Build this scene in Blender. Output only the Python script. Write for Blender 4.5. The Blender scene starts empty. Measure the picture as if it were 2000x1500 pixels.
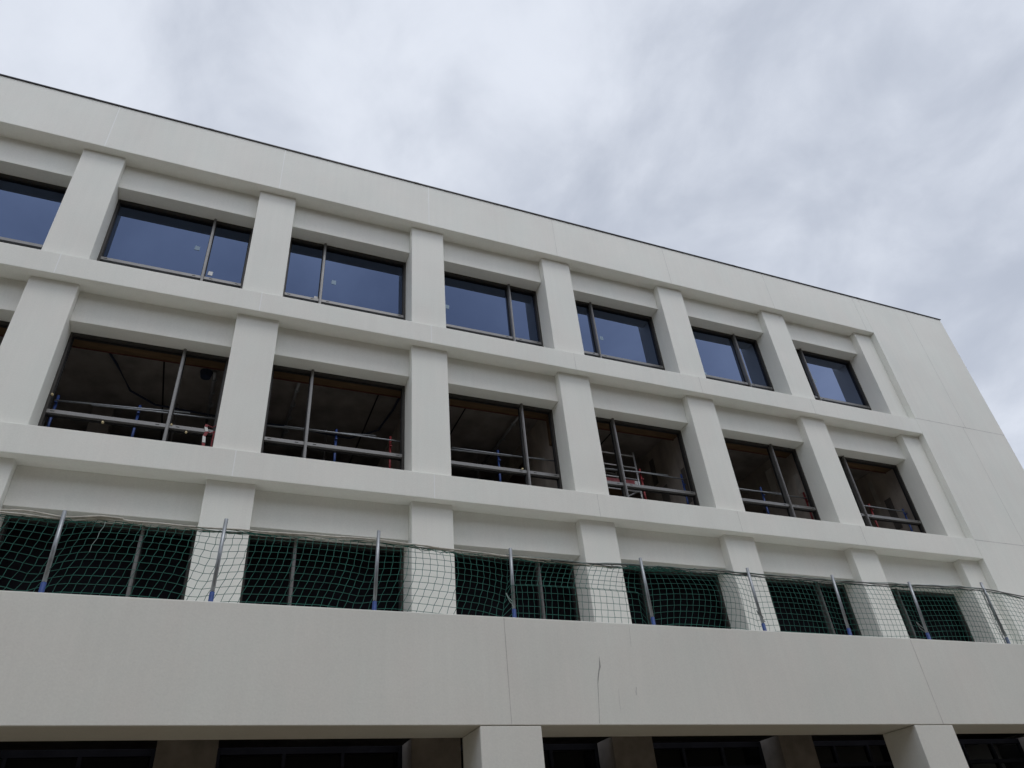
import bpy, math, random
from mathutils import Matrix, Vector
random.seed(7)
SC = bpy.context.scene
COL = SC.collection
ZO = 0.724                       # working levels -> metres above the ground


def Z(v):
    return v + ZO


# ------------------------------------------------------------------ camera
cam_d = bpy.data.cameras.new('camera')
cam = bpy.data.objects.new('camera', cam_d)
COL.objects.link(cam)
cam_d.sensor_fit = 'HORIZONTAL'
cam_d.sensor_width = 36.0
cam_d.lens = 1429.3 / 2000 * 36.0
cam_d.clip_start = 0.1
cam_d.clip_end = 3000
R_ = Vector((0.92549653, -0.37019987, -0.08005147))
U_ = Vector((-0.15864411, -0.57081251, 0.80560854))
F_ = Vector((0.34393056, 0.73288821, 0.58701503))
M = Matrix((R_, U_, -F_)).transposed().to_4x4()
M.translation = Vector((5.9469, -12.0553, Z(0.8761)))
cam.matrix_world = M
SC.camera = cam

# ------------------------------------------------------------------ light
SUN_DIR = Vector((0.10, -0.45, 0.90)).normalized()      # towards the sun
sun_d = bpy.data.lights.new('sun', 'SUN')
sun_d.energy = 0.85
sun_d.angle = math.radians(24)
sun_d.color = (1.0, 0.975, 0.94)
sun = bpy.data.objects.new('sun', sun_d)
COL.objects.link(sun)
sun.rotation_euler = SUN_DIR.to_track_quat('Z', 'Y').to_euler()
sun.location = (20, -30, 40)

world = bpy.data.worlds.new('World')
SC.world = world
world.use_nodes = True
SC.view_settings.view_transform = 'Standard'
SC.view_settings.look = 'None'
SC.view_settings.gamma = 1.0
SC.view_settings.exposure = 0.0
SKY_STRENGTH = 0.1


def build_world():
    nt = world.node_tree
    N, L = nt.nodes, nt.links
    N.clear()
    out = N.new('ShaderNodeOutputWorld')
    bg = N.new('ShaderNodeBackground')
    bg.inputs['Strength'].default_value = SKY_STRENGTH
    sky = N.new('ShaderNodeTexSky')
    sky.sky_type = 'NISHITA'
    sky.sun_disc = False
    sky.sun_elevation = math.asin(SUN_DIR.z)
    sky.sun_rotation = math.atan2(SUN_DIR.x, SUN_DIR.y)
    tc = N.new('ShaderNodeTexCoord')
    sep = N.new('ShaderNodeSeparateXYZ')
    L.new(tc.outputs['Generated'], sep.inputs[0])

    def math_(op, a, b=None, clamp=False):
        m = N.new('ShaderNodeMath')
        m.operation = op
        m.use_clamp = clamp
        for k, v in enumerate((a, b)):
            if v is None:
                continue
            if isinstance(v, (int, float)):
                m.inputs[k].default_value = v
            else:
                L.new(v, m.inputs[k])
        return m.outputs[0]

    # the cloud deck: direction projected on a flat layer overhead
    den = math_('ADD', math_('MAXIMUM', sep.outputs[2], 0.0), 0.62)
    u = math_('DIVIDE', sep.outputs[0], den)
    v = math_('DIVIDE', sep.outputs[1], den)
    comb = N.new('ShaderNodeCombineXYZ')
    L.new(u, comb.inputs[0])
    L.new(v, comb.inputs[1])
    mp = N.new('ShaderNodeMapping')
    mp.inputs['Rotation'].default_value = (0, 0, math.radians(CLOUD_ROT))
    mp.inputs['Scale'].default_value = (1.25, 1.05, 1)
    mp.inputs['Location'].default_value = CLOUD_LOC
    L.new(comb.outputs[0], mp.inputs[0])

    def noise(scale, detail, rough, dist=0.0):
        n = N.new('ShaderNodeTexNoise')
        n.inputs['Scale'].default_value = scale
        n.inputs['Detail'].default_value = detail
        n.inputs['Roughness'].default_value = rough
        n.inputs['Distortion'].default_value = dist
        L.new(mp.outputs[0], n.inputs['Vector'])
        return n.outputs['Fac']
    n1 = noise(1.6, 3.0, 0.5, 0.5)
    n2 = noise(5.8, 7.0, 0.55, 0.25)
    mix = math_('ADD', math_('MULTIPLY', n1, 0.46), math_('MULTIPLY', n2, 0.54))
    ramp = N.new('ShaderNodeValToRGB')
    ramp.color_ramp.interpolation = 'EASE'
    e = ramp.color_ramp.elements
    k = 1.0 / SKY_STRENGTH
    def c(r, g, b):
        return (r * k, g * k, b * k, 1)
    e[0].position = 0.34
    e[0].color = c(*CLOUD_DARK)
    e[1].position = 0.66
    e[1].color = c(*CLOUD_BRIGHT)
    L.new(mix, ramp.inputs[0])
    # overcast: dimmer towards the horizon
    el = math_('MULTIPLY', math_('MAXIMUM', sep.outputs[2], 0.0), HOR_GAIN)
    hz = math_('ADD', el, HOR_BASE, False)
    hz = math_('MINIMUM', hz, 1.0)
    # the cloud is brighter on the side where the sun stands behind it
    sunside = math_('MULTIPLY', math_('MAXIMUM', math_('MULTIPLY', sep.outputs[1], -1.0), 0.0), SUNSIDE)
    hz = math_('MULTIPLY', hz, math_('ADD', sunside, 1.0))
    dim = N.new('ShaderNodeMix')
    dim.data_type = 'RGBA'
    dim.blend_type = 'MULTIPLY'
    dim.inputs['Factor'].default_value = 1.0
    L.new(ramp.outputs[0], dim.inputs['A'])
    L.new(hz, dim.inputs['B'])
    mx = N.new('ShaderNodeMix')
    mx.data_type = 'RGBA'
    mx.inputs['Factor'].default_value = 0.9
    L.new(sky.outputs[0], mx.inputs['A'])
    L.new(dim.outputs['Result'], mx.inputs['B'])
    L.new(mx.outputs['Result'], bg.inputs['Color'])
    L.new(bg.outputs[0], out.inputs[0])


CLOUD_ROT = 30
CLOUD_LOC = (16.0, 8.0, 0.0)
CLOUD_DARK = (0.53, 0.575, 0.67)
CLOUD_BRIGHT = (0.84, 0.885, 0.975)
HOR_BASE = 0.95
HOR_GAIN = 0.75
SUNSIDE = 0.75
build_world()


# ------------------------------------------------------------------ materials
def new_mat(name):
    m = bpy.data.materials.new(name)
    m.use_nodes = True
    nt = m.node_tree
    return m, nt, nt.nodes['Principled BSDF']


def surf(name, base, rough=0.7, metal=0.0, var=0.12, scale=6.0, bump=0.0, bscale=60.0, stretch=(1, 1, 1), spec=0.4):
    """procedural surface: base colour varied by noise laid out in world space"""
    m, nt, p = new_mat(name)
    N, L = nt.nodes, nt.links
    geo = N.new('ShaderNodeNewGeometry')
    mp = N.new('ShaderNodeMapping')
    mp.inputs['Scale'].default_value = stretch
    L.new(geo.outputs['Position'], mp.inputs[0])
    n = N.new('ShaderNodeTexNoise')
    n.inputs['Scale'].default_value = scale
    n.inputs['Detail'].default_value = 6
    n.inputs['Roughness'].default_value = 0.6
    L.new(mp.outputs[0], n.inputs['Vector'])
    r = N.new('ShaderNodeValToRGB')
    e = r.color_ramp.elements
    e[0].position, e[1].position = 0.3, 0.7
    e[0].color = tuple(c * (1 - var) for c in base) + (1,)
    e[1].color = tuple(min(1, c * (1 + var)) for c in base) + (1,)
    L.new(n.outputs['Fac'], r.inputs[0])
    L.new(r.outputs[0], p.inputs['Base Color'])
    p.inputs['Roughness'].default_value = rough
    p.inputs['Metallic'].default_value = metal
    p.inputs['Specular IOR Level'].default_value = spec
    if bump:
        n2 = N.new('ShaderNodeTexNoise')
        n2.inputs['Scale'].default_value = bscale
        n2.inputs['Detail'].default_value = 4
        L.new(geo.outputs['Position'], n2.inputs['Vector'])
        b = N.new('ShaderNodeBump')
        b.inputs['Strength'].default_value = bump
        b.inputs['Distance'].default_value = 0.01
        L.new(n2.outputs['Fac'], b.inputs['Height'])
        L.new(b.outputs[0], p.inputs['Normal'])
    return m


def facade_material():
    """off-white precast: cloudy large-scale tone, faint rain streaks, fine grain"""
    m, nt, p = new_mat('white_precast')
    N, L = nt.nodes, nt.links
    geo = N.new('ShaderNodeNewGeometry')

    def noise(scale, stretch, detail=5, rough=0.55):
        mp = N.new('ShaderNodeMapping')
        mp.inputs['Scale'].default_value = stretch
        L.new(geo.outputs['Position'], mp.inputs[0])
        n = N.new('ShaderNodeTexNoise')
        n.inputs['Scale'].default_value = scale
        n.inputs['Detail'].default_value = detail
        n.inputs['Roughness'].default_value = rough
        L.new(mp.outputs[0], n.inputs['Vector'])
        return n.outputs['Fac']

    def mad(x, k, a):
        t = N.new('ShaderNodeMath')
        t.operation = 'MULTIPLY_ADD'
        L.new(x, t.inputs[0])
        t.inputs[1].default_value = k
        t.inputs[2].default_value = a
        return t.outputs[0]

    def mul(a, b):
        t = N.new('ShaderNodeMath')
        t.operation = 'MULTIPLY'
        L.new(a, t.inputs[0])
        L.new(b, t.inputs[1])
        return t.outputs[0]
    f = mul(mul(mad(noise(0.55, (1, 1, 1)), 0.18, 0.91), mad(noise(3.0, (3.2, 3.2, 0.16)), 0.075, 0.962)),
            mad(noise(38.0, (1, 1, 1), 3), 0.13, 0.935))
    tint = N.new('ShaderNodeValToRGB')
    e = tint.color_ramp.elements
    e[0].position, e[1].position = 0.35, 0.65
    e[0].color = (0.785, 0.79, 0.735, 1)
    e[1].color = (0.80, 0.785, 0.73, 1)
    L.new(noise(1.3, (1, 1, 0.5)), tint.inputs[0])
    mx = N.new('ShaderNodeMix')
    mx.data_type = 'RGBA'
    mx.blend_type = 'MULTIPLY'
    mx.inputs['Factor'].default_value = 1
    L.new(tint.outputs[0], mx.inputs['A'])
    L.new(f, mx.inputs['B'])
    L.new(mx.outputs['Result'], p.inputs['Base Color'])
    p.inputs['Roughness'].default_value = 0.72
    p.inputs['Specular IOR Level'].default_value = 0.3
    b = N.new('ShaderNodeBump')
    b.inputs['Strength'].default_value = 0.12
    b.inputs['Distance'].default_value = 0.008
    L.new(noise(45.0, (1, 1, 1), 4), b.inputs['Height'])
    L.new(b.outputs[0], p.inputs['Normal'])
    return m


def tinted_glass(name, refl, fac, trans):
    """solar glass: a blue mirror coat over a dark body you can half see through"""
    m = bpy.data.materials.new(name)
    m.use_nodes = True
    N, L = m.node_tree.nodes, m.node_tree.links
    N.clear()
    out = N.new('ShaderNodeOutputMaterial')
    g = N.new('ShaderNodeBsdfGlossy')
    g.inputs['Color'].default_value = refl + (1,)
    g.inputs['Roughness'].default_value = 0.012
    geo = N.new('ShaderNodeNewGeometry')
    n = N.new('ShaderNodeTexNoise')
    n.inputs['Scale'].default_value = 0.9
    n.inputs['Detail'].default_value = 1
    L.new(geo.outputs['Position'], n.inputs['Vector'])
    b = N.new('ShaderNodeBump')
    b.inputs['Strength'].default_value = 0.05
    b.inputs['Distance'].default_value = 0.02
    L.new(n.outputs['Fac'], b.inputs['Height'])
    L.new(b.outputs[0], g.inputs['Normal'])
    t = N.new('ShaderNodeBsdfTransparent')
    t.inputs['Color'].default_value = trans + (1,)
    mx = N.new('ShaderNodeMixShader')
    # more mirror, less blue, the more obliquely the pane is seen
    lw = N.new('ShaderNodeLayerWeight')
    lw.inputs['Blend'].default_value = 0.5
    mr = N.new('ShaderNodeMapRange')
    mr.inputs['From Min'].default_value = 0.20
    mr.inputs['From Max'].default_value = 0.70
    mr.inputs['To Min'].default_value = fac * 0.62
    mr.inputs['To Max'].default_value = fac * 2.9
    L.new(lw.outputs['Facing'], mr.inputs['Value'])
    L.new(mr.outputs[0], mx.inputs[0])
    cm = N.new('ShaderNodeMix')
    cm.data_type = 'RGBA'
    cm.inputs['A'].default_value = refl + (1,)
    cm.inputs['B'].default_value = (0.80, 0.86, 1.0, 1)
    L.new(lw.outputs['Facing'], cm.inputs['Factor'])
    L.new(cm.outputs['Result'], g.inputs['Color'])
    L.new(t.outputs[0], mx.inputs[1])
    L.new(g.outputs[0], mx.inputs[2])
    L.new(mx.outputs[0], out.inputs[0])
    return m


WHITE = facade_material()
JOINT = surf('joint_sealant', (0.87, 0.87, 0.85), 0.5, var=0.02)
JOINT_DARK = surf('dark_joint', (0.55, 0.53, 0.51), 0.8, var=0.25, scale=3)  # darker joint filler for the right-hand bays, end wall and parapet
FLASH = surf('black_flashing', (0.015, 0.015, 0.018), 0.45, metal=0.3)
FRAME_SHADED = surf('shaded_bronze_frame', (0.05, 0.046, 0.042), 0.45, metal=0.3, var=0.07, scale=4)  # outer frame: the same bronze darkened, shade under the head painted in
BRONZE = surf('bronze_aluminium', (0.21, 0.205, 0.20), 0.38, metal=0.55, var=0.07, scale=4)
GASKET = surf('black_rubber', (0.012, 0.012, 0.013), 0.6)
GLASS = tinted_glass('solar_glass', (0.30, 0.49, 1.0), 0.15, (0.05, 0.055, 0.06))
SHOP = tinted_glass('dark_shopfront_glass', (0.7, 0.75, 0.85), 0.05, (0.30, 0.30, 0.31))
STICK_W = surf('white_paper', (0.78, 0.78, 0.76), 0.7, var=0.05)
STICK_B = surf('pale_blue_film', (0.24, 0.34, 0.44), 0.5, var=0.06)
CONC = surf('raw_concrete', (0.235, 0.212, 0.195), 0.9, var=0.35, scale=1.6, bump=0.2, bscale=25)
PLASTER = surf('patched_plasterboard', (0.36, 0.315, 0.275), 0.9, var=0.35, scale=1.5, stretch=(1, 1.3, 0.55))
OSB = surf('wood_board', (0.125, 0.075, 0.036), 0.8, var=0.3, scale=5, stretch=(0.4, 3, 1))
OSBRED = surf('wood_board_edge', (0.10, 0.030, 0.022), 0.8, var=0.2)
DARKWALL = surf('dark_block_wall', (0.06, 0.052, 0.048), 0.9, var=0.4, scale=1.2)  # dark mottled base colour for the back walls
REDDISH = surf('fire_door_brown', (0.07, 0.03, 0.022), 0.6, var=0.2)
BLACKSHEET = surf('black_membrane', (0.006, 0.006, 0.008), 0.95, var=0.3, scale=3, bump=0.3, bscale=4, spec=0.08)
BLUECON = surf('blue_conduit', (0.02, 0.03, 0.06), 0.5)
DUCT = surf('dull_steel', (0.30, 0.30, 0.31), 0.45, metal=0.6, var=0.15)
GALV = surf('galvanised_steel', (0.31, 0.33, 0.35), 0.42, metal=0.55, var=0.18, scale=14)
ALU = surf('bare_aluminium', (0.72, 0.72, 0.72), 0.38, metal=0.5, var=0.08)
BLUEP = surf('blue_paint', (0.030, 0.065, 0.22), 0.42, var=0.2, scale=20)
REDP = surf('red_paint', (0.25, 0.028, 0.032), 0.42, var=0.2, scale=20)
REDB = surf('faded_red_banner', (0.32, 0.075, 0.085), 0.7, var=0.2, scale=8)
NETG = surf('green_net_cord', (0.023, 0.128, 0.100), 0.75, var=0.3, scale=5)
NETW = surf('white_net_cord', (0.26, 0.34, 0.315), 0.75, var=0.15)
ROPE = surf('off_white_rope', (0.58, 0.56, 0.50), 0.85, var=0.25, scale=9)
ROPE_D = surf('weathered_grey_rope', (0.16, 0.17, 0.165), 0.85, var=0.35, scale=7)
DIRT = surf('grey_dirt_film', (0.36, 0.35, 0.335), 0.85, var=0.3, scale=9)
DIRT_PALE = surf('faint_dirt_film', (0.62, 0.61, 0.585), 0.85, var=0.2, scale=9)
FOAM = surf('cream_foam', (0.72, 0.60, 0.36), 0.8)


def ground_material():
    m, nt, p = new_mat('site_ground')
    N, L = nt.nodes, nt.links
    geo = N.new('ShaderNodeNewGeometry')
    a = N.new('ShaderNodeTexNoise')
    a.inputs['Scale'].default_value = 0.25
    a.inputs['Detail'].default_value = 10
    a.inputs['Roughness'].default_value = 0.65
    L.new(geo.outputs['Position'], a.inputs['Vector'])
    r = N.new('ShaderNodeValToRGB')
    e = r.color_ramp.elements
    e[0].position, e[1].position = 0.3, 0.72
    e[0].color = (0.13, 0.105, 0.07, 1)
    e[1].color = (0.25, 0.21, 0.15, 1)
    L.new(a.outputs['Fac'], r.inputs[0])
    # trodden earth on the site itself, pale gravel and paving further off
    dist = N.new('ShaderNodeVectorMath')
    dist.operation = 'LENGTH'
    L.new(geo.outputs['Position'], dist.inputs[0])
    mr = N.new('ShaderNodeMapRange')
    mr.inputs['From Min'].default_value = 24
    mr.inputs['From Max'].default_value = 40
    L.new(dist.outputs['Value'], mr.inputs['Value'])
    mx = N.new('ShaderNodeMix')
    mx.data_type = 'RGBA'
    L.new(mr.outputs[0], mx.inputs['Factor'])
    L.new(r.outputs[0], mx.inputs['A'])
    mx.inputs['B'].default_value = (0.24, 0.225, 0.20, 1)
    L.new(mx.outputs['Result'], p.inputs['Base Color'])
    p.inputs['Roughness'].default_value = 0.95
    return m


GROUND = ground_material()


# ------------------------------------------------------------------ mesh helpers
class MB:
    def __init__(self):
        self.v, self.f = [], []

    def box(self, x0, x1, y0, y1, z0, z1):
        b = len(self.v)
        self.v += [(x0, y0, z0), (x1, y0, z0), (x1, y1, z0), (x0, y1, z0),
                   (x0, y0, z1), (x1, y0, z1), (x1, y1, z1), (x0, y1, z1)]
        self.f += [tuple(b + i for i in q) for q in
                   ((3, 2, 1, 0), (4, 5, 6, 7), (0, 1, 5, 4), (1, 2, 6, 5), (2, 3, 7, 6), (3, 0, 4, 7))]
        return self

    def prism_x(self, x0, x1, prof):
        """profile of (y, z) points, counter-clockwise seen from +x, swept along x"""
        b, n = len(self.v), len(prof)
        self.v += [(x0, y, z) for y, z in prof] + [(x1, y, z) for y, z in prof]
        self.f.append(tuple(b + i for i in reversed(range(n))))
        self.f.append(tuple(b + n + i for i in range(n)))
        for i in range(n):
            j = (i + 1) % n
            self.f.append((b + i, b + j, b + n + j, b + n + i))
        return self

    def plate(self, pts, y0, y1):
        """outline of (x, z) points given a thickness in y"""
        b, n = len(self.v), len(pts)
        self.v += [(x, y0, z) for x, z in pts] + [(x, y1, z) for x, z in pts]
        self.f.append(tuple(b + i for i in range(n)))
        self.f.append(tuple(b + n + i for i in reversed(range(n))))
        for i in range(n):
            j = (i + 1) % n
            self.f.append((b + j, b + i, b + n + i, b + n + j))
        return self

    def tube(self, pts, r, n=8, cap=True):
        pts = [Vector(p) for p in pts]
        b = len(self.v)
        for i, p in enumerate(pts):
            t = (pts[min(i + 1, len(pts) - 1)] - pts[max(i - 1, 0)])
            if t.length < 1e-9:
                t = Vector((0, 0, 1))
            t.normalize()
            ref = Vector((0, 1, 0)) if abs(t.y) < 0.9 else Vector((1, 0, 0))
            a = t.cross(ref).normalized()
            c = t.cross(a)
            rr = r[i] if isinstance(r, (list, tuple)) else r
            for k in range(n):
                w = 2 * math.pi * k / n
                q = p + a * (rr * math.cos(w)) + c * (rr * math.sin(w))
                self.v.append(tuple(q))
        for i in range(len(pts) - 1):
            for k in range(n):
                k2 = (k + 1) % n
                self.f.append((b + i * n + k, b + i * n + k2, b + (i + 1) * n + k2, b + (i + 1) * n + k))
        if cap:
            self.f.append(tuple(b + k for k in reversed(range(n))))
            e = b + (len(pts) - 1) * n
            self.f.append(tuple(e + k for k in range(n)))
        return self

    def build(self, name, mat, parent=None, bevel=0.0, smooth=False):
        o0 = Vector((0, 0, 0))
        p = parent
        while p is not None:
            o0 += p.location
            p = p.parent
        me = bpy.data.meshes.new(name)
        me.from_pydata([tuple(Vector(q) - o0) for q in self.v], [], self.f)
        me.materials.append(mat)
        if smooth:
            me.polygons.foreach_set('use_smooth', [True] * len(me.polygons))
        me.update()
        o = bpy.data.objects.new(name, me)
        COL.objects.link(o)
        if parent is not None:
            o.parent = parent
        if bevel:
            bv = o.modifiers.new('bevel', 'BEVEL')
            bv.width = bevel
            bv.segments = 2
            bv.limit_method = 'ANGLE'
        return o


def tag(o, label=None, cat=None, group=None, kind=None):
    if label:
        o['label'] = label
    if cat:
        o['category'] = cat
    if group:
        o['group'] = group
    if kind:
        o['kind'] = kind
    return o


def empty(name, loc):
    o = bpy.data.objects.new(name, None)
    o.empty_display_size = 0.3
    o.location = loc
    COL.objects.link(o)
    return o


def bx(name, mat, parent, *d, bevel=0.0):
    return MB().box(*d).build(name, mat, parent, bevel)


def wob(t, k, s=0):
    return (math.sin(t * 1.7 * k + 1.3 + s) + math.sin(t * 3.1 * k + 4.1 + 2 * s) * 0.6 + math.sin(t * 5.3 * k + 0.4 + 3 * s) * 0.35) / 1.95


# ------------------------------------------------------------------ ground
g = MB()
g.v = [(-400, -400, 0), (400, -400, 0), (400, 400, 0), (-400, 400, 0)]
g.f = [(0, 1, 2, 3)]
tag(g.build('ground', GROUND), kind='structure')

# ------------------------------------------------------------------ building
PX = {0: 2.038, 1: 5.675, 2: 9.287, 3: 12.827, 4: 16.399, 5: 20.042, 6: 23.688}
for i in (-1, -2, -3):
    PX[i] = PX[i + 1] - 3.62
W = 0.811
XL, XR, XE = -9.6, 24.36, 28.12
YB, YW, YI, YBACK = -0.18, 0.54, 0.62, 8.0
ROOF = Z(16.42)
# (sill level = top of the band below, head level, underside of the band above)
ROWS = [(Z(4.10), Z(6.63), Z(7.342)), (Z(7.884), Z(10.41), Z(11.139)), (Z(11.658), Z(14.21), Z(14.944))]
BANDS = [(Z(7.342), Z(7.884)), (Z(11.139), Z(11.658)), (Z(14.944), ROOF)]
PAR_Y, PAR_T, PAR_B, PAR_IN = -3.10, Z(4.11), Z(2.77), -2.40

bld = tag(empty('building', (9.0, 0.0, 0.0)),
          'white concrete building under construction with a grid of deep set windows over three storeys', 'building')

for k, (z0, z1) in enumerate(BANDS):
    bx('fascia' if k == 2 else 'band', WHITE, bld, XL, XR, YB, YI, z0, z1, bevel=0.012)
# end bay: solid wall right of the last pilaster, in three lifts
lifts = [(0.0, Z(7.86)), (Z(7.86), Z(11.68)), (Z(11.68), ROOF)]
for z0, z1 in lifts:
    bx('end_wall', WHITE, bld, XR, XE, YB, YI, z0, z1, bevel=0.006)
    bx('side_wall', WHITE, bld, XE - 0.3, XE, YI, YBACK, z0, z1)
bx('side_wall', WHITE, bld, XL, XL + 0.3, YI, YBACK, 0, ROOF)
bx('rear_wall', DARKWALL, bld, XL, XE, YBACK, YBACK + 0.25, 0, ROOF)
bx('roof', CONC, bld, XL + 0.3, XE - 0.3, YI, YBACK, ROOF - 0.75, ROOF - 0.45)
cop = MB()
cop.box(XL - 0.03, XE + 0.03, YB - 0.025, YI + 0.02, ROOF + 0.001, ROOF + 0.024)
cop.box(XL - 0.03, XE + 0.03, YB - 0.025, YB - 0.018, ROOF - 0.008, ROOF + 0.001)
for q in range(15):
    xq = XL + 1.4 + 2.5 * q
    cop.box(xq, xq + 0.12, YB - 0.0275, YI + 0.022, ROOF - 0.0075, ROOF + 0.0265)
cop.build('coping', FLASH, bld)

for (zb, zh, zt) in ROWS:
    for i in range(-2, 7):
        x1 = PX[i] + W if i < 6 else XR
        bx('pilaster', WHITE, bld, PX[i], x1, 0.0, YI, zb if zb > Z(5) else Z(3.5), zt, bevel=0.012)
    for i in range(-3, 6):
        x0 = PX[i] + W if i > -3 else XL
        bx('header_panel', WHITE, bld, x0, PX[i + 1], 0.20, YI, zh, zt, bevel=0.008)

# panel joints: sealant beads standing 2 mm proud
for k, (z0, z1) in enumerate(BANDS):
    for i in range(-2, 7 if k == 2 else 6):
        x = PX[i] + 0.395
        dark = i >= 3
        bx('panel_joint', JOINT_DARK if dark else JOINT, bld, x - (0.004 if dark else 0.008), x + (0.002 if dark else 0.008), YB - 0.002, YB - 0.0003, z0 + 0.012, z1 - 0.012)
for x, z0, z1 in ((26.42, Z(11.69), ROOF - 0.02), (26.30, Z(7.87), Z(11.67)), (26.2, 0.1, Z(7.85))):
    bx('panel_joint', JOINT_DARK, bld, x - 0.004, x + 0.004, YB - 0.002, YB - 0.0003, z0, z1)
for z in (Z(7.86), Z(11.68)):
    bx('panel_joint', JOINT_DARK, bld, XR + 0.02, XE - 0.02, YB - 0.002, YB - 0.0003, z - 0.007, z + 0.007)

# --- floors and rooms behind the openings
for (zb, zh, zt), nm in zip(ROWS, ('a', 'b', 'c')):
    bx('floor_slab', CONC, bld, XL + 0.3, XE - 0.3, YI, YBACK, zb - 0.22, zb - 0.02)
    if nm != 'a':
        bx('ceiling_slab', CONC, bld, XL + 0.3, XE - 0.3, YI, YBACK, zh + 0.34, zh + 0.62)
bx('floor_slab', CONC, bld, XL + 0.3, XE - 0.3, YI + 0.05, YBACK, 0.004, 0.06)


def partition(x, row, mat=PLASTER, y1=YBACK):
    zb, zh, zt = ROWS[row]
    return bx('partition_wall', mat, bld, x, x + 0.12, YI + 0.0, y1, zb - 0.02, zh + 0.34)


for x in (PX[4] + 0.12, PX[5] + 0.12, PX[6] + 0.12, PX[3] + 0.10, PX[2] + 0.35):
    pw = partition(x, 1, PLASTER, 5.0 if x < 10 else YBACK)
for i in (-1, 1, 4):
    partition(PX[i] + 0.3, 2, PLASTER, 4.5)
# brown door in the wall right of the third bay, pale filler patches on the boarded walls
bx('interior_door', REDDISH, bld, PX[3] + 0.07, PX[3] + 0.098, 2.3, 3.5, ROWS[1][0] - 0.02, Z(10.15))
PATCH = surf('dark_board_patch', (0.12, 0.106, 0.096), 0.9, var=0.3, scale=3)
PALE = surf('pale_filler', (0.46, 0.43, 0.39), 0.9, var=0.2, scale=3)
rnd = random.Random(5)
for xw, spots in ((PX[4] + 0.12, 9), (PX[5] + 0.12, 8), (PX[6] + 0.12, 9)):
    for k in range(spots):
        y = 0.85 + rnd.random() * 4.2
        z0 = Z(8.3) + rnd.random() * 1.5
        w, h = rnd.uniform(0.10, 0.32), rnd.uniform(0.35, 1.0)
        z1 = min(z0 + h, Z(10.5))
        MB().box(xw - 0.003 - 0.0005 * k, xw - 0.0008, y, y + w, z0, z1).build('board_patch' if k % 3 else 'filler_patch', PATCH if k % 3 else PALE, bld)

for i in range(-2, 6):
    x0, x1 = PX[i] + W, PX[i + 1]
    for r in (1, 2):
        zb, zh, zt = ROWS[r]
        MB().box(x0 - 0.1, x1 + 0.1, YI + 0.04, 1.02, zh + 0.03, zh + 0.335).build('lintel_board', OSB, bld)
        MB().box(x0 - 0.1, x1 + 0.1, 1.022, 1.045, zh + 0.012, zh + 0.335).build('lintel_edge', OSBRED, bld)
# wooden boards lining the room side of a few reveals
for i in (2, 3):
    bx('reveal_board', OSB, bld, PX[i] + 0.02, PX[i] + 0.10, YI + 0.05, 0.95, ROWS[1][1] - 0.75, ROWS[1][1] + 0.0)
# concrete columns inside the open storey
for x, y in ((3.05, 3.4), (6.9, 4.6), (10.6, 4.6)):
    bx('inner_column', CONC, bld, x, x + 0.4, y, y + 0.4, ROWS[1][0] - 0.02, ROWS[1][1] + 0.34)
# services under the open storey's ceiling
cz = ROWS[1][1] + 0.30
MB().tube([(3.3, 1.1, cz), (3.55, 1.7, cz - 0.06), (3.8, 2.5, cz - 0.12), (4.3, 2.9, cz - 0.13), (5.6, 3.05, cz - 0.12),
           (7.0, 3.0, cz - 0.16), (8.6, 3.1, cz - 0.2), (9.2, 2.7, cz - 0.12), (9.35, 1.9, cz - 0.05), (9.4, 1.1, cz)], 0.025, 6).build('ceiling_cable', BLUECON, bld)
MB().tube([(10.0, 3.0, cz - 0.1), (11.2, 3.05, cz - 0.14), (12.5, 3.0, cz - 0.1)], 0.022, 6).build('ceiling_cable', BLUECON, bld)
MB().box(2.9, 12.7, 4.1, 4.35, cz - 0.35, cz - 0.28).build('cable_tray', BLUECON, bld)
MB().box(13.8, 16.3, 3.4, 3.6, cz - 0.3, cz - 0.24).build('cable_tray', BLUECON, bld)
for (x, y0, y1) in ((7.13, 1.3, 3.6), (5.42, 1.4, 3.4), (12.3, 1.3, 4.0), (18.4, 1.4, 3.0)):
    t = MB().tube([(x, y0, cz - 0.1), (x - 0.05, y1, cz - 0.1)], 0.035, 8).build('ceiling_pipe', DUCT, bld, smooth=True)
    for k in range(4):
        y = y0 + (y1 - y0) * (k + 0.5) / 4
        MB().tube([(x, y - 0.02, cz - 0.1), (x, y + 0.02, cz - 0.1)], 0.055, 10).build('pipe_clip', GALV, t)
for (x, y) in ((8.05, 3.2), (11.9, 3.2), (4.75, 3.0)):
    MB().tube([(x, y, cz + 0.02), (x + 0.01, y, cz - 1.6)], 0.018, 6).build('hanging_rod', DUCT, bld)
for x in (6.0, 8.9, 11.0, 15.0, 4.4):
    bx('ceiling_joint', BLACKSHEET, bld, x, x + 0.03, 1.1, 5.5, ROWS[1][1] + 0.334, ROWS[1][1] + 0.339)
MB().tube([(5.25, 1.55, cz - 0.02), (5.25, 1.55, cz - 0.16)], [0.13, 0.10], 12).build('junction_box', BLUECON, bld)


# --- windows
MUL = {0: 0.84, 1: 4.84, 2: 7.31, 3: 12.03, 4: 14.43, 5: 19.18, 6: 21.67}
MUL = {0: 4.84, 1: 7.31, 2: 12.03, 3: 14.43, 4: 19.18, 5: 21.67, -1: 0.10, -2: -2.3}
RAIL = (0.70, 0.775)           # underside / top of the transom above the sill


TILT = random.Random(11)


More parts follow.
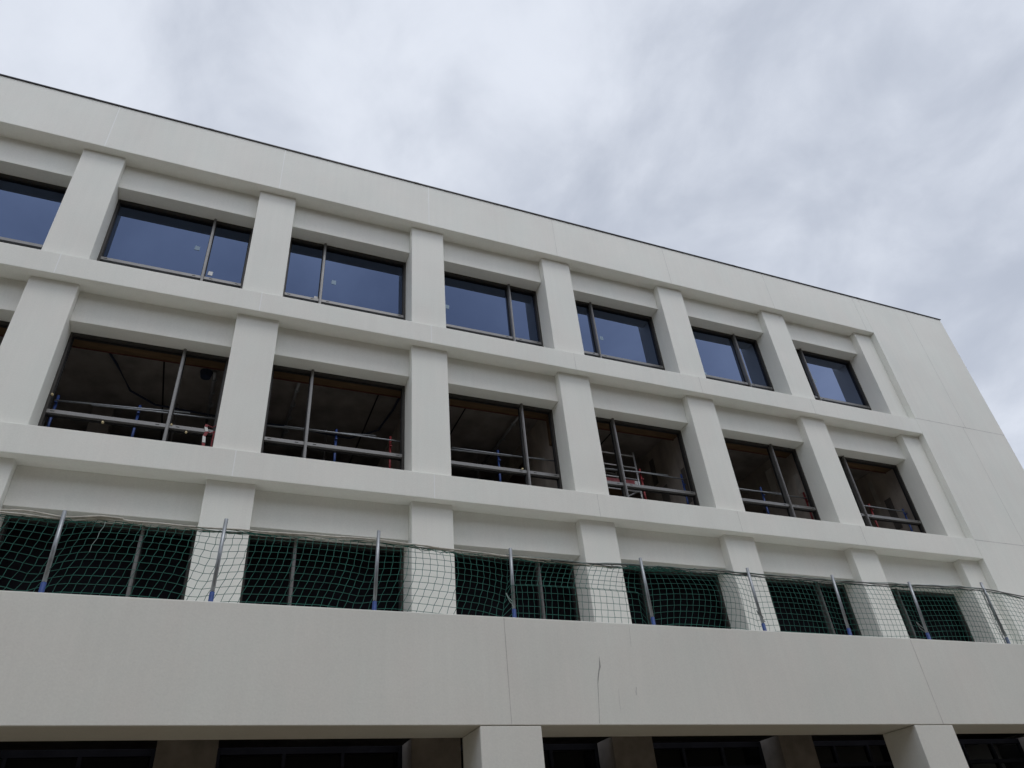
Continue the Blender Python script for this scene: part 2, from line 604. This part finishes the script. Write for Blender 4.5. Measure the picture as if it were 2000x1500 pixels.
def window(i, row):
    x0, x1, mx = PX[i] + W, PX[i + 1], MUL[i]
    zb, zh, zt = ROWS[row]
    zb += 0.004
    zh -= 0.002
    x0 += 0.002
    x1 -= 0.002
    y0, y1 = YW, YW + 0.115
    r0, r1 = zb + RAIL[0], zb + RAIL[1]
    f = MB()
    f.box(x0, x0 + 0.05, y0, y1, zb, zh)
    f.box(x1 - 0.05, x1, y0, y1, zb, zh)
    f.box(x0 + 0.05, x1 - 0.05, y0, y1, zh - 0.06, zh)
    f.box(x0 + 0.05, x1 - 0.05, y0, y1, zb, zb + 0.06)
    fr = f.build('window', FRAME_SHADED, bld, bevel=0.004)
    MB().box(x0 + 0.05, mx - 0.027, y0 - 0.012, y1 - 0.008, r0, r1).build('rail', BRONZE, fr, 0.004)
    MB().box(mx + 0.027, x1 - 0.05, y0 - 0.012, y1 - 0.008, r0, r1).build('rail', BRONZE, fr, 0.004)
    m = MB()
    m.box(mx - 0.027, mx + 0.027, y0 - 0.045, y1 - 0.008, zb + 0.06, zh - 0.001)
    m.box(mx - 0.012, mx + 0.012, y0 - 0.06, y0 - 0.045, zb + 0.06, zh - 0.001)
    m.build('mullion', BRONZE, fr, 0.003)
    # gaskets round each light
    gk = MB()
    for a, b in ((x0 + 0.05, mx - 0.027), (mx + 0.027, x1 - 0.05)):
        for c, d in ((zb + 0.06, r0), (r1, zh - 0.06)):
            for q in ((a, a + 0.016, c, d), (b - 0.016, b, c, d)):
                gk.box(q[0], q[1], y0 + 0.060, y1 - 0.005, q[2], q[3])
            gk.box(a + 0.016, b - 0.016, y0 + 0.060, y1 - 0.005, d - 0.016, d)
            gk.box(a + 0.016, b - 0.016, y0 + 0.060, y1 - 0.005, c, c + 0.016)
    gk.build('gasket', GASKET, fr)
    for xs in (x0 + 0.14, mx - 0.17, mx + 0.17, x1 - 0.14):
        bx('drain_slot', GASKET, fr, xs - 0.032, xs + 0.032, y0 - 0.0145, y0 - 0.0115, r0 + 0.032, r0 + 0.046)
    if row == 2:
        for a, b in ((x0 + 0.05, mx - 0.027), (mx + 0.027, x1 - 0.05)):
            for c, d in ((zb + 0.06, r0), (r1, zh - 0.06)):
                pm = MB().box(a + 0.004, b - 0.004, y0 + 0.080, y0 + 0.092, c + 0.004, d - 0.004)
                kx, kz = TILT.uniform(-0.006, 0.006), TILT.uniform(-0.005, 0.005)
                pm.v = [(px, py + kx * (px - (a + b) / 2) + kz * (pz - (c + d) / 2), pz) for px, py, pz in pm.v]
                pm.build('pane', GLASS, fr)
    return fr


win = {}
for row in (0, 1, 2):
    for i in range(-2, 6):
        win[(i, row)] = window(i, row)
# paper and film stickers left on the new panes
for i, x, z, s, m in ((0, 4.60, 13.31, 0.055, STICK_B), (0, 4.97, 12.64, 0.05, STICK_W), (1, 7.59, 13.12, 0.055, STICK_B),
                      (1, 7.23, 12.52, 0.05, STICK_W), (2, 10.35, 13.08, 0.055, STICK_B), (3, 14.64, 13.08, 0.055, STICK_B),
                      (4, 17.79, 12.53, 0.05, STICK_B), (5, 21.89, 13.11, 0.055, STICK_B)):
    MB().plate([(x - s, Z(z) - s * 1.1), (x + s * 0.9, Z(z) - s * 1.2), (x + s, Z(z) + s), (x - s * 0.8, Z(z) + s * 1.1)],
               YW + 0.075, YW + 0.078).build('sticker', m, win[(i, 2)])
for i, x, z in ((0, 2.905, 8.97), (0, 3.8, 8.53), (0, 4.9, 8.66), (0, 5.17, 8.54), (2, 11.9, 8.68)):
    z = Z(z)
    MB().tube([(x, YW - 0.035, z), (x, YW - 0.01, z), (x, YW + 0.012, z)], [0.014, 0.022, 0.02], 10).build('foam_spacer', FOAM, win[(i, 1)])
# black sheeting closing the lowest storey's openings from inside
for i in range(-2, 6):
    bx('black_sheet', BLACKSHEET, bld, PX[i] + W - 0.15, PX[i + 1] + 0.15, 0.80, 0.82, ROWS[0][0] - 0.02, ROWS[0][1] + 0.15)

# --- terrace with its deep parapet beam, carried on columns
PXL, PXE = XL, XE + 2.0
prof = [(PAR_Y, PAR_B), (PAR_IN, PAR_B), (PAR_IN, Z(3.25)), (0.0, Z(3.25)), (0.0, Z(3.5)), (-2.84, Z(3.5)), (-2.84, PAR_T), (PAR_Y, PAR_T)]
MB().prism_x(PXL, PXE, prof).build('terrace_parapet', WHITE, bld, bevel=0.010)
for x, mt, w in ((9.69, JOINT_DARK, 0.0035), (17.01, JOINT_DARK, 0.0045), (2.4, JOINT_DARK, 0.004), (24.3, JOINT_DARK, 0.004)):
    bx('panel_joint', mt, bld, x - w, x + w, PAR_Y - 0.002, PAR_Y - 0.0003, PAR_B + 0.01, PAR_T - 0.012)
for i in (-2, 0, 2, 4, 6):
    bx('terrace_column', WHITE, bld, PX[i] - 0.01, PX[i] + W - 0.01, PAR_Y + 0.004, PAR_IN - 0.03, 0.0, PAR_B - 0.006, bevel=0.010)
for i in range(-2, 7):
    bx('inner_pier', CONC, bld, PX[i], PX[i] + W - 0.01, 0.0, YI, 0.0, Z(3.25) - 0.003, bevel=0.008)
# shopfront glazing under the terrace
for i in range(-2, 6):
    x0, x1 = PX[i] + W - 0.005, PX[i + 1] - 0.005
    z1 = Z(3.24)
    f = MB()
    f.box(x0, x0 + 0.06, YW, YW + 0.07, 0.01, z1)
    f.box(x1 - 0.06, x1, YW, YW + 0.07, 0.01, z1)
    f.box(x0 + 0.06, x1 - 0.06, YW, YW + 0.07, z1 - 0.10, z1)
    f.box(x0 + 0.06, x1 - 0.06, YW, YW + 0.07, 0.01, 0.10)
    fr = f.build('shop_window', BLACKSHEET, bld, 0.004)
    xs = [x0 + 0.06 + (x1 - x0 - 0.12) * t for t in (0, 0.34, 0.67, 1)]
    for a in xs[1:3]:
        bx('mullion', BLACKSHEET, fr, a - 0.025, a + 0.025, YW - 0.02, YW + 0.068, 0.10, z1 - 0.10)
    bx('rail', BLACKSHEET, fr, x0 + 0.06, x1 - 0.06, YW - 0.012, YW + 0.066, Z(2.76), Z(2.83))
    for k in range(3):
        bx('pane', SHOP, fr, xs[k] + 0.026, xs[k + 1] - 0.026, YW + 0.03, YW + 0.042, 0.11, z1 - 0.11)
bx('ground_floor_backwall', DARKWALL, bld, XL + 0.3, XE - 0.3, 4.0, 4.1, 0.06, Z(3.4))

# dirt: the runs on the parapet face, thin films on the surface
def streak(pts, widths, mat=DIRT_PALE):
    l = [(x - w / 2, Z(z)) for (x, z), w in zip(pts, widths)]
    r = [(x + w / 2, Z(z)) for (x, z), w in zip(pts, widths)]
    MB().plate(list(reversed(l)) + r, PAR_Y - 0.0012, PAR_Y - 0.0002).build('dirt_streak', mat, bld)


streak([(11.045, 3.63), (11.04, 3.56), (11.035, 3.50), (11.01, 3.44), (10.985, 3.36), (10.965, 3.27), (10.935, 3.0), (10.91, 2.79)],
       [0.003, 0.016, 0.026, 0.018, 0.016, 0.007, 0.004, 0.005], DIRT)
streak([(11.60, 4.06), (11.585, 3.9), (11.575, 3.78)], [0.003, 0.006, 0.004])
streak([(11.55, 3.25), (11.53, 3.18), (11.53, 3.14)], [0.006, 0.018, 0.006])
streak([(11.27, 3.22), (11.25, 3.05), (11.25, 2.92)], [0.003, 0.005, 0.003])

# ------------------------------------------------------------------ unseen block added behind the viewer, sized to shade the lower facade
nb = tag(empty('added_block_opposite', (8.0, -30.0, 0.0)), 'unseen long brick block added across the street to shade the lower facade', 'building')
NBR = surf('brown_brick', (0.115, 0.085, 0.068), 0.9, var=0.3, scale=3, bump=0.2, bscale=18)
NBW = surf('pale_window_frame', (0.5, 0.49, 0.47), 0.6, var=0.05)
bx('wall', NBR, nb, -42, 58, -42, -30, 0, 22.4)
bx('roof', FLASH, nb, -42.3, 58.3, -42.3, -29.7, 22.402, 22.8)
for fl in range(7):
    for c in range(18):
        x, z = -39 + c * 5.4, 0.9 + fl * 3.15
        w_ = bx('window', NBW, nb, x, x + 1.9, -29.995, -29.93, z, z + 1.55)
        bx('pane', SHOP, w_, x + 0.07, x + 0.92, -29.928, -29.915, z + 0.07, z + 1.48)
        bx('pane', SHOP, w_, x + 0.98, x + 1.83, -29.928, -29.915, z + 0.07, z + 1.48)

# ------------------------------------------------------------------ net posts on the parapet
posts = [(2.35, 5.24), (4.28, 5.17), (6.03, 5.25), (7.99, 5.28), (9.93, 5.19), (12.155, 5.22), (14.185, 5.21), (15.93, 5.22), (17.72, 5.22), (19.71, 5.34), (21.7, 5.30)]
PY = -2.90
plabels = [
    'steel net post with blue foot standing beyond the left edge of the photo',
    'leftmost visible net post, thick pale steel tube with blue foot',
    'net post with blue foot standing in front of the left pilaster behind the green net',
    'net post with blue foot just left of the middle white pilaster behind the net',
    'upright net post with blue foot right of the middle pilaster, where the net folds',
    'leaning net post with blue foot before the dark opening at the green bunched net top',
    'net post with blue foot in front of the white pilaster, fourth from the right',
    'net post with blue foot before the dark second opening from the right',
    'net post with blue foot before the last dark opening on the right',
    'rightmost net post, dark tube with loose net and rope hanging down its side',
    'steel net post with blue foot standing beyond the right edge of the photo']
proto = empty('net_post', (0, 0, 0))
MB().tube([(0, 0, 0.16), (0, 0, 1.0)], 0.024, 14).build('tube', GALV, proto, smooth=True)
sl = MB().tube([(0, 0, -0.615), (0, 0, 0.17)], 0.029, 14).build('foot_sleeve', BLUEP, proto, smooth=True)
MB().box(-0.07, 0.07, -0.06, 0.06, -0.62, -0.612).build('base_plate', BLUEP, proto)


def copy_tree(o, parent=None):
    c = o.copy()
    COL.objects.link(c)
    c.parent = parent
    for ch in o.children:
        copy_tree(ch, c)
    return c


zbase = Z(4.12)
for k, ((x, zt_), lab) in enumerate(zip(posts, plabels)):
    p = proto if k == 0 else copy_tree(proto)
    p.location = (x, PY, zbase)
    p.rotation_euler = (0, math.radians((0.0, -0.6, 1.5, 1.6, 1.4, -0.8, -0.5, 2.8, 3.8, 1.0, 0)[k]), 0)
    tag(p, lab, 'post', 'steel net posts along the parapet')
    tb = [c for c in p.children if c.name.startswith('tube')][0]
    tb.scale.z = (Z(zt_) - zbase)

# ------------------------------------------------------------------ the safety net
ROPE_PTS = [(2.3, 5.10), (3.64, 5.09), (4.28, 5.07), (4.67, 5.12), (5.82, 5.11), (6.9, 5.13), (8.03, 5.15), (9.0, 5.10), (9.97, 5.07), (11.0, 5.06), (11.66, 5.08), (12.9, 5.11),
            (14.06, 5.12), (15.4, 5.12), (16.84, 5.13), (18.3, 5.18), (19.66, 5.22), (20.2, 5.19), (20.8, 5.125), (21.7, 5.12)]


def rope_z(x):
    for (a, za), (b, zb) in zip(ROPE_PTS, ROPE_PTS[1:]):
        if x <= b:
            t = max(0, (x - a) / (b - a))
            return Z(za + (zb - za) * t)
    return Z(ROPE_PTS[-1][1])


def post_t(x):
    """0 at a post, 1 half way between two posts; and which bay"""
    for k in range(len(posts) - 1):
        a, b = posts[k][0], posts[k + 1][0]
        if a <= x <= b:
            return math.sin(math.pi * (x - a) / (b - a)), k
    return 0.0, 0


CELL = 0.098
NX = int((21.7 - 2.35) / CELL)
NZ = 15


def net_node(i, j):
    x = 2.36 + i * CELL
    t, k = post_t(x)
    s = j / NZ
    zr = rope_z(x)
    near = max(0.0, 1 - t * 1.5) ** 1.3
    shear = max(0.0, min(1.0, (13.5 - x) / 5.5))
    amp = (0.15, 0.17, 0.13, 0.12, 0.10, 0.16, 0.10, 0.09, 0.08, 0.10)[k]
    bulge = amp * t ** 0.7 * math.sin(math.pi * min(1, s * 1.2 + 0.04))
    y = PY + 0.05 - bulge + 0.010 * wob(x, 0.9, j * 0.12)
    z = zr - 0.015 - j * CELL * 0.93 - 0.085 * near * s * (1 if k < 6 else 0.3) + 0.010 * wob(x, 0.8, j * 0.10)
    dx = -0.40 * shear * s ** 1.5 + 0.020 * wob(s * 3.0, 0.8, x * 0.12)
    zig = 0.0085 * (1 if (i + j) % 2 else -1) * (0.45 + 0.55 * abs(wob(x, 0.35, j * 0.1)))
    if k == 4:                        # the folded stretch right of the middle post
        f = t ** 0.4
        if j <= 5:
            dx = -0.042 * j * f
            z = zr - 0.02 - j * CELL * 0.80
            y += 0.05 * math.sin(j / 5 * math.pi)
        else:
            dx = -0.21 * f
            z = zr - 0.02 - 5 * CELL * 0.80 - 0.035 - (j - 6) * CELL * 0.98
            y -= 0.05
    if k == 5:                        # bunched top at the leaning post
        bn = max(0.0, 1 - (x - 12.15) / 1.2)
        z += bn * 0.22 * s * (1 - s)
        dx += 0.09 * t * math.sin(s * 5.0)
    if k == 3:
        dx += 0.05 * math.sin(s * 4.0) * t
    return (x + dx + zig, y, z)


net = empty('safety_net', (12.0, PY, Z(4.1)))
tag(net, 'dark green knotted safety net strung along the terrace parapet between steel posts', 'net')
g1, g2 = MB(), MB()
grid = [[net_node(i, j) for j in range(NZ + 1)] for i in range(NX + 1)]
white_cols = {24, 35}
for j in range(1, NZ + 1):
    g1.tube([grid[i][j] for i in range(NX + 1)], 0.0034, 4, False)
for i in range(NX + 1):
    if i in white_cols:
        MB().tube(grid[i][:6], 0.0034, 4, False).build('pale_cord', NETW, net)
        g1.tube(grid[i][5:], 0.0034, 4, False)
    else:
        g1.tube(grid[i], 0.0034, 4, False)
# loose mesh bunched along the border rope
for q in range(3):
    pts = []
    for n in range(520):
        x = 2.36 + n * 0.0372
        pts.append((x, PY + 0.05 + 0.018 * wob(x, 5 + q, q), rope_z(x) + 0.010 * wob(x, 7 + 2 * q, q * 3) - 0.012 - 0.010 * q))
    g1.tube(pts, 0.0042, 5, False)
for xc, n in ((12.4, 8), (11.95, 6), (4.0, 2), (6.3, 3), (9.0, 2), (13.0, 3)):
    for q in range(n):
        x0 = xc + random.uniform(-0.35, 0.35)
        z0 = rope_z(x0)
        pts = [(x0 + 0.12 * s, PY + 0.03 + random.uniform(-0.03, 0.03), z0 + random.uniform(-0.07, 0.02)) for s in range(-3, 4)]
        g1.tube(pts, 0.004, 4, False)
g1.build('mesh', NETG, net)


def rope_line(x0, x1, amp, k, s, dz, dy, r, mat, name='border_rope'):
    n = int((x1 - x0) / 0.05)
    pts = []
    for q in range(n + 1):
        x = x0 + (x1 - x0) * q / n
        pts.append((x, PY + 0.03 + dy + amp * wob(x, k, s + 1), rope_z(x) + dz + amp * wob(x, k, s)))
    MB().tube(pts, r, 7).build(name, mat, net, smooth=True)


rope_line(2.3, 10.6, 0.007, 2.5, 0.0, 0.012, 0.0, 0.013, ROPE)
rope_line(10.6, 21.75, 0.007, 2.5, 0.0, 0.012, 0.0, 0.012, ROPE_D)
rope_line(2.3, 4.9, 0.028, 1.6, 2.0, 0.03, -0.01, 0.011, ROPE)
rope_line(4.3, 12.5, 0.016, 1.9, 4.0, -0.012, 0.02, 0.010, ROPE)
rope_line(9.9, 19.7, 0.020, 2.2, 6.0, 0.020, -0.01, 0.006, NETW, 'tie_cord')
rope_line(11.0, 21.7, 0.016, 2.9, 1.0, -0.02, 0.01, 0.009, ROPE_D)
# cords knotted round the posts, and the slack hanging at the right-hand post
for x, z0 in ((9.9, 4.40), (14.2, 4.38), (17.65, 4.36)):
    MB().tube([(x, PY - 0.03, Z(z0)), (x - 0.045, PY - 0.02, Z(z0 + 0.05)), (x - 0.06, PY + 0.01, Z(z0 + 0.12)), (x - 0.01, PY + 0.03, Z(z0 + 0.02)),
               (x + 0.03, PY - 0.01, Z(z0 - 0.06))], 0.007, 6).build('tie', NETW if x < 11 else ROPE_D, net)
for q in range(9):
    s = random.uniform(-0.04, 0.05)
    a = random.uniform(0.5, 1.0)
    pts = []
    for n in range(12):
        t = n / 11
        pts.append((19.64 + s + 0.05 * math.sin(t * 9 + q * 2) * a - 0.02 * t, PY - 0.035 - 0.02 * math.cos(q), Z(5.2) - t * 1.05))
    MB().tube(pts, 0.0045, 4).build('slack_cord', NETW if q in (2, 6) else ROPE_D, net)

# ------------------------------------------------------------------ guardrails inside the open storey
GY = 0.86
FZ = ROWS[1][0] - 0.02
rails = [
    (0, [(2.93, 9.17, BLUEP), (4.275, 9.19, BLUEP)],
     [[(2.9, 9.03), (4.3, 9.10), (5.15, 9.15)], [(3.5, 9.02), (4.5, 9.06), (5.72, 9.08)]],
     'guardrail with two blue posts in the leftmost full open window'),
    (1, [(7.935, 9.25, BLUEP), (9.065, 9.26, REDP)],
     [[(6.45, 9.09), (7.9, 9.14), (8.75, 9.20)], [(6.9, 9.12), (7.9, 9.13), (9.1, 9.13), (9.4, 9.12)]],
     'guardrail with blue and red posts in the open window left of the centre pilaster'),
    (2, [(11.5, 9.28, BLUEP), (12.925, 9.29, BLUEP)],
     [[(9.95, 9.10), (11.5, 9.14), (12.6, 9.19)], [(10.4, 9.15), (11.5, 9.15), (12.95, 9.16)]],
     'guardrail with a blue post mid opening and another at the right jamb'),
    (3, [(15.15, 9.30, REDP), (16.33, 9.31, BLUEP)],
     [[(13.6, 9.12), (15.2, 9.19), (15.9, 9.2)], [(13.9, 9.14), (15.2, 9.17), (16.35, 9.14)]],
     'guardrail with red and blue posts standing before the scaffold tower'),
    (4, [(18.72, 9.25, BLUEP), (20.13, 9.27, REDP)],
     [[(17.2, 9.05), (18.7, 9.10), (19.5, 9.12)], [(17.6, 9.08), (18.7, 9.08), (20.15, 9.06)]],
     'guardrail with blue post on the left and red post at the right jamb'),
    (5, [(22.36, 9.19, REDP), (23.6, 9.18, BLUEP)],
     [[(20.9, 9.06), (22.3, 9.09), (23.0, 9.08)], [(21.6, 9.07), (22.4, 9.07), (23.62, 9.05)]],
     'guardrail with red then blue post in the rightmost open window'),
]
for i, ps, bars, lab in rails:
    gr = empty('guardrail', (ps[0][0], GY, FZ))
    tag(gr, lab, 'guardrail', 'site guardrails inside the open windows')
    for x, zt_, m in ps:
        MB().tube([(x, GY, FZ), (x, GY, Z(zt_))], 0.024, 12).build('post', m, gr, smooth=True)
        MB().box(x - 0.02, x + 0.02, GY - 0.070, GY - 0.02, Z(8.99), Z(9.01)).build('bracket', m, gr)
    for q, b in enumerate(bars):
        MB().tube([(x, GY - 0.045 - 0.024 * q, Z(z)) for x, z in b], 0.016 if q else 0.019, 8).build('bar', GALV, gr, smooth=True)
    x0, x1 = bars[0][0][0], bars[1][-1][0]
    MB().tube([(x0, GY - 0.04, Z(8.16)), (x1, GY - 0.04, Z(8.19))], 0.016, 8).build('bar', GALV, gr, smooth=True)

# ------------------------------------------------------------------ scaffold tower in the fourth bay
tw = tag(empty('scaffold_tower', (14.6, 1.6, FZ)), 'aluminium mobile scaffold tower with ladder rungs inside a window right of centre', 'scaffold')
for x in (13.86, 15.33):
    for y in (1.25, 2.15):
        MB().tube([(x, y, FZ + 0.08), (x, y, Z(10.02) if y < 2 else Z(9.95))], 0.024, 10).build('upright', ALU, tw, smooth=True)
        MB().tube([(x, y - 0.02, FZ + 0.04), (x, y + 0.02, FZ + 0.04)], 0.04, 12).build('caster', GASKET, tw)
for y in (1.25, 2.15):
    for z in (9.92, 9.59, 9.26, 8.93, 8.60, 8.27):
        MB().tube([(13.86, y, Z(z)), (15.33, y, Z(z - 0.02))], 0.019, 8).build('rung', ALU, tw, smooth=True)
MB().tube([(13.95, 1.28, Z(8.2)), (15.3, 1.28, Z(8.95))], 0.018, 8).build('brace', ALU, tw, smooth=True)
MB().box(13.9, 15.3, 1.30, 2.1, Z(9.13), Z(9.16)).build('platform', OSB, tw)
tb = MB().box(13.8, 15.19, 1.195, 1.218, Z(8.99), Z(9.17)).build('toe_board', REDB, tw)
PINK = surf('worn_pale_lettering', (0.42, 0.20, 0.20), 0.7, var=0.3, scale=14)
mk = MB()
rs = random.Random(3)
x = 13.9
while x < 15.0:
    w = rs.choice((0.012, 0.016, 0.022))
    h0, h1 = rs.choice(((0.04, 0.16), (0.04, 0.12), (0.06, 0.16)))
    if not 14.5 < x < 14.6:
        mk.box(x, x + w, 1.1925, 1.1945, Z(8.985) + h0, Z(8.985) + h1)
    x += w + rs.uniform(0.014, 0.03)
mk.build('worn_print', PINK, tb)
MB().box(15.17, 15.26, 1.188, 1.194, Z(9.0), Z(9.16)).build('white_tag', STICK_W, tb)

# ------------------------------------------------------------------ barrier tape tied to the frame
tp = MB()
pts = [(5.50, 8.76), (5.49, 8.70), (5.515, 8.6), (5.49, 8.5), (5.50, 8.36), (5.505, 8.2)]
cells = [(pts[k], pts[k + 1]) for k in range(5)]
root = tag(empty('barrier_tape', (5.5, YW - 0.03, Z(8.2))), 'red and white barrier tape dangling at the lower right of the leftmost full open window', 'tape')
for q, m in ((0, REDP), (1, STICK_W)):
    mb = MB()
    for k, ((xa, za), (xb, zb_)) in enumerate(cells):
        if k % 2 == q:
            mb.plate([(xa - 0.03, Z(za)), (xb - 0.03, Z(zb_) + 0.0), (xb + 0.025, Z(zb_)), (xa + 0.025, Z(za) - 0.02)], YW - 0.03 - 0.004 * (k % 2), YW - 0.028)
    mb.build('red_stripes' if q == 0 else 'white_stripes', m, root)
MB().tube([(5.51, YW - 0.025, Z(8.745)), (5.60, YW - 0.03, Z(8.70)), (5.655, YW - 0.025, Z(8.76))], 0.008, 6).build('knot', REDP, root)
MB().tube([(5.645, YW - 0.03, Z(8.62)), (5.635, YW - 0.03, Z(8.4)), (5.64, YW - 0.03, Z(8.2))], 0.013, 6).build('tail', REDP, root)
MB().tube([(5.52, YW - 0.03, Z(8.60)), (5.58, YW - 0.035, Z(8.57)), (5.645, YW - 0.03, Z(8.62))], 0.01, 6).build('loop', REDP, root)
